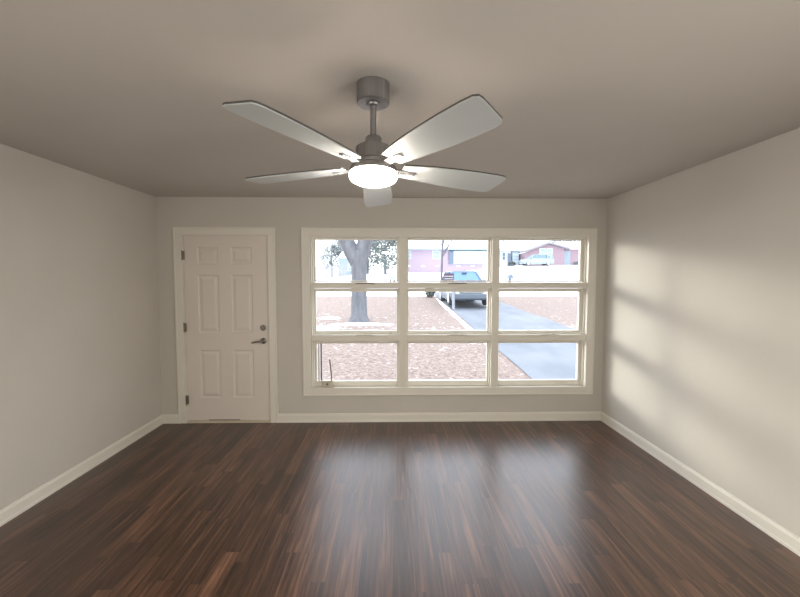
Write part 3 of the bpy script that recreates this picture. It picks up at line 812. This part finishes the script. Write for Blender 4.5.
# ------------------------------------------------------------------ picket fence
f = empty('picket_fence', (0, 0, 0), 'weathered grey picket fence along the snow, left of the big tree', 'fence')
m = MB()
for i in range(54):
    x = -12.2 + i * .13; z = terrain(x, 44)
    m.prism([(x - .045, z + .06), (x + .045, z + .06), (x + .045, z + 1.45), (x, z + 1.55), (x - .045, z + 1.45)], 44, 44.025)
m.build('pickets', M['fence'], f)
m = MB()
for dz in (.35, 1.15):
    a, b = (-12.3, terrain(-12.3, 44) + dz), (-5.2, terrain(-5.2, 44) + dz)
    c = (-8.75, terrain(-8.75, 44) + dz)
    for p, q in ((a, c), (c, b)):
        m.hexa([(p[0], 44.025, p[1]), (q[0], 44.025, q[1]), (q[0], 44.065, q[1]), (p[0], 44.065, p[1]), (p[0], 44.025, p[1] + .09), (q[0], 44.025, q[1] + .09), (q[0], 44.065, q[1] + .09), (p[0], 44.065, p[1] + .09)])
m.build('rails', M['fence'], f)
for x in (-12.25, -9.9, -7.55, -5.25):
    z = terrain(x, 44.1); MB().box(x - .06, x + .06, 44.066, 44.18, z - .2, z + 1.6).build('post', M['fence'], f)

# ------------------------------------------------------------------ vehicles
def vehicle(name, label, cat, stations, cabin, glassy, body, glass, wheels, length, loc, rz, wheel_r, lamp=True):
    """stations: (x along, z low, z mid, z belt, half width); cabin: (x, z top, half width top)"""
    root = empty(name, loc, label, cat); root.rotation_euler = (0, 0, rz)
    m = MB(); rings = []
    for (x, zl, zm, zb, hw) in stations:
        ring = [(x, -hw * .92, zl), (x, -hw, zm), (x, -hw * .97, (zm + zb) / 2), (x, -hw * .9, zb), (x, hw * .9, zb), (x, hw * .97, (zm + zb) / 2), (x, hw, zm), (x, hw * .92, zl)]
        rings.append([m.bm.verts.new(p) for p in ring])
    for a, b in zip(rings, rings[1:]):
        for i in range(8): m.bm.faces.new((a[i], a[(i + 1) % 8], b[(i + 1) % 8], b[i]))
    m.bm.faces.new(rings[0]); m.bm.faces.new(rings[-1][::-1])
    bd = m.build('body', M[body], root, smooth=True)
    # cabin: roof + pillars in paint, inset glass
    (xa, xb, xc, xd, zb, zt, hwb, hwt) = cabin     # windshield foot, roof front, roof rear, rear foot
    A = [Vector((xa, 0, zb)), Vector((xb, 0, zt)), Vector((xc, 0, zt)), Vector((xd, 0, zb))]
    m = MB()
    m.hexa([(xb, -hwt, zt - .05), (xc, -hwt, zt - .05), (xc, hwt, zt - .05), (xb, hwt, zt - .05), (xb + .06, -hwt + .06, zt), (xc - .06, -hwt + .06, zt), (xc - .06, hwt - .06, zt), (xb + .06, hwt - .06, zt)])
    pill = .035
    for s in (-1, 1):
        for (p, q) in (((xa, s * hwb, zb - .02), (xb, s * hwt, zt - .03)), ((xd, s * hwb, zb - .02), (xc, s * hwt, zt - .03))):
            m.tube([p, q], [pill * 1.4, pill], 6)
        for t in (.42, .74):
            m.tube([(xa + (xd - xa) * t, s * hwb, zb - .02), (xb + (xc - xb) * (t * 1.0), s * hwt, zt - .04)], [pill * 1.1, pill], 6)
    m.build('roof', M[body], root)
    i_ = .03
    m = MB()
    m.hexa([(xa + i_, -hwb + i_, zb - .02), (xd - i_, -hwb + i_, zb - .02), (xd - i_, hwb - i_, zb - .02), (xa + i_, hwb - i_, zb - .02),
            (xb + i_, -hwt + i_, zt - .045), (xc - i_, -hwt + i_, zt - .045), (xc - i_, hwt - i_, zt - .045), (xb + i_, hwt - i_, zt - .045)])
    m.build('windows', M[glass], root)
    for wx in wheels:
        for s in (-1, 1):
            y = s * (stations[2][4] - .13)
            m = MB(); m.lathe([(wheel_r * .72, -.11), (wheel_r * .95, -.11), (wheel_r, -.07), (wheel_r, .07), (wheel_r * .95, .11), (wheel_r * .72, .11)], (wx, y, wheel_r), 24, 'x' if False else 'y')
            wo_ = m.build('wheel', M['rubber'], root, smooth=True)
            m = MB(); m.lathe([(wheel_r * .66, -.105), (wheel_r * .62, -.125), (.08, -.11), (.05, -.13)] if s < 0 else [(wheel_r * .66, .105), (wheel_r * .62, .125), (.08, .11), (.05, .13)], (wx, y, wheel_r), 20, 'y')
            m.build('rim', M['rim'], wo_, smooth=True)
    for s in (-1, 1):
        m = MB(); m.hexa([(xa + .25, s * (hwb + .02), zb), (xa + .38, s * (hwb + .02), zb), (xa + .38, s * (hwb + .2), zb), (xa + .25, s * (hwb + .2), zb),
                          (xa + .26, s * (hwb + .02), zb + .13), (xa + .38, s * (hwb + .02), zb + .13), (xa + .38, s * (hwb + .2), zb + .13), (xa + .26, s * (hwb + .2), zb + .13)])
        m.build('wing_mirror', M[body], root)
        x0 = stations[0][0]; hw = stations[0][4]; zb0 = stations[0][3]; zm0 = stations[0][2]
        m = MB(); m.box(x0 - .025, x0 + .12, s * hw * .92 - .17, s * hw * .92 + (.0 if s > 0 else .17) + (.0), zb0 - .22, zb0 - .05) if s > 0 else m.box(x0 - .025, x0 + .12, -hw * .92, -hw * .92 + .3, zb0 - .22, zb0 - .05)
        m.build('headlamp', M['headlight'], root)
    return root, stations
suv, st = vehicle('parked_car', 'dark grey car with a blue-tinted windscreen parked nose-in on the driveway', 'car',
    [(-2.30, .38, .55, .78, .80), (-2.20, .28, .58, .92, .88), (-1.5, .24, .6, 1.0, .94), (-.9, .24, .6, 1.06, .95), (1.4, .24, .6, 1.06, .95), (2.1, .26, .6, 1.04, .93), (2.3, .36, .6, .98, .86)],
    (-1.05, -.30, 1.75, 2.15, 1.05, 1.62, .80, .60), None, 'carbody', 'carglass', (-1.45, 1.4), 4.6, (3.50, 18.9, terrain(3.5, 18.9) + .012), math.radians(90), .35)
suv.rotation_euler = (0, 0, math.radians(90)); 
# nose towards the house: local -x points to world -y after a 90 degree turn
m = MB(); m.box(-2.345, -2.28, -.50, .50, .60, .76); gr = m.build('grille', M['black'], suv)
for k in range(3): MB().box(-2.36, -2.345, -.48, .48, .63 + k * .045, .645 + k * .045).build('grille_bar', M['rim'], gr)
MB().box(-2.40, -2.27, -.84, .84, .34, .54).build('bumper', M['bumper'], suv, bevel=.03)
MB().box(-.47, -.42, -.12, .12, 1.46, 1.53).build('rear_view_mirror', M['black'], suv)

van, st = vehicle('minivan', 'pale silver minivan parked side-on before the gabled brick house', 'van',
    [(-2.35, .38, .55, .80, .78), (-2.2, .28, .6, .98, .86), (-1.5, .24, .62, 1.08, .90), (-1.0, .24, .62, 1.14, .92), (1.9, .24, .62, 1.14, .92), (2.25, .26, .62, 1.1, .9), (2.35, .36, .62, 1.0, .86)],
    (-1.35, -.45, 1.95, 2.25, 1.12, 1.78, .84, .70), None, 'vanbody', 'vanglass', (-1.5, 1.5), 4.7, (18.9, 49.6, terrain(18.9, 49.6)), 0, .33)
van.scale = (.87, .9, .80)
MB().box(1.25, 2.05, -.875, -.80, 1.12, 1.70).build('rear_panel', M['vanbody'], van)
MB().box(1.35, 1.75, -.89, -.875, 1.2, 1.55).build('rear_side_window', M['vanglass'], van)

# ------------------------------------------------------------------ small street things
sg = empty('slatted_sign', (0, 0, 0), 'dark board with pale stripes on a pale post beside the driveway', 'sign')
zz = terrain(2.55, 16.4)
MB().box(2.61, 2.71, 16.40, 16.50, zz - .2, 1.50).build('post', M['palepost'], sg)
bd = MB().box(2.21, 2.66, 16.34, 16.398, 1.36, 1.80).build('board', M['brown_sign'], sg)
for k in range(3): MB().box(2.24, 2.63, 16.335, 16.34, 1.445 + k * .11, 1.463 + k * .11).build('stripe', M['white'], bd)

mb = empty('mailbox', (0, 0, 0), 'dark slate curbside mailbox on a tapered post, in the snow of the right pane', 'mailbox')
z = terrain(9.35, 30)
MB().hexa([(9.27, 29.95, z - .2), (9.37, 29.95, z - .2), (9.37, 30.05, z - .2), (9.27, 30.05, z - .2), (9.24, 29.93, z + .62), (9.44, 29.93, z + .62), (9.44, 30.07, z + .62), (9.24, 30.07, z + .62)]).build('post', M['darkpaint'], mb)
prf = [(9.17, z + .62), (9.53, z + .62), (9.53, z + .82), (9.49, z + .9), (9.42, z + .94), (9.28, z + .94), (9.21, z + .9), (9.17, z + .82)]
bx = MB().prism(prf, 29.75, 30.3).build('box', M['darkpaint'], mb)
MB().box(9.53, 9.545, 30.0, 30.05, z + .75, z + .92).build('flag', M['darkpaint'], bx)

sp = empty('arched_post_stand', (0, 0, 0), 'blue grey two-legged stand in the snow, beside the right edge of the left pane', 'stand')
z = terrain(0, 30)
for x in (-.17, .13): MB().box(x - .055, x + .055, 29.95, 30.05, z - .15, z + .62).build('leg', M['darkpaint'], sp)
MB().prism([(-.25, z + .62), (.21, z + .62), (.19, z + .78), (.10, z + .86), (-.14, z + .86), (-.23, z + .78)], 29.93, 30.07).build('top', M['bluegrey'], sp)

def shrub(x, y, r, h_, seed, label, group=None):
    rng = random.Random(seed); z = terrain(x, y); m = MB()
    for i in range(320):
        while True:
            p = Vector((rng.uniform(-1, 1), rng.uniform(-1, 1), rng.uniform(-1, 1)))
            if p.length < 1: break
        c = Vector((x + p.x * r, y + p.y * r, z + h_ * .5 + p.z * h_ * .5))
        a = Vector((rng.gauss(0, 1), rng.gauss(0, 1), rng.gauss(0, 1))).normalized(); b = a.cross(Vector((0.2, .5, 1))).normalized(); s_ = .12 * rng.uniform(.6, 1.3)
        m.bm.faces.new([m.bm.verts.new(c + a * s_), m.bm.verts.new(c + b * s_ * .6), m.bm.verts.new(c - a * s_), m.bm.verts.new(c - b * s_ * .6)])
    return tag(m.build('shrub', M['needles'], smooth=False), label, 'shrub', group)
shrub(16.2, 51.2, .5, .6, 1, 'low dark shrub at the nose of the pale minivan')
shrub(25.2, 51.0, .8, .5, 4, 'low grey shrub under the bare tree right of the pale minivan')
shrub(2.2, 22.2, .25, .8, 6, 'small dark shrub at the far left edge of the driveway, behind the slatted sign')
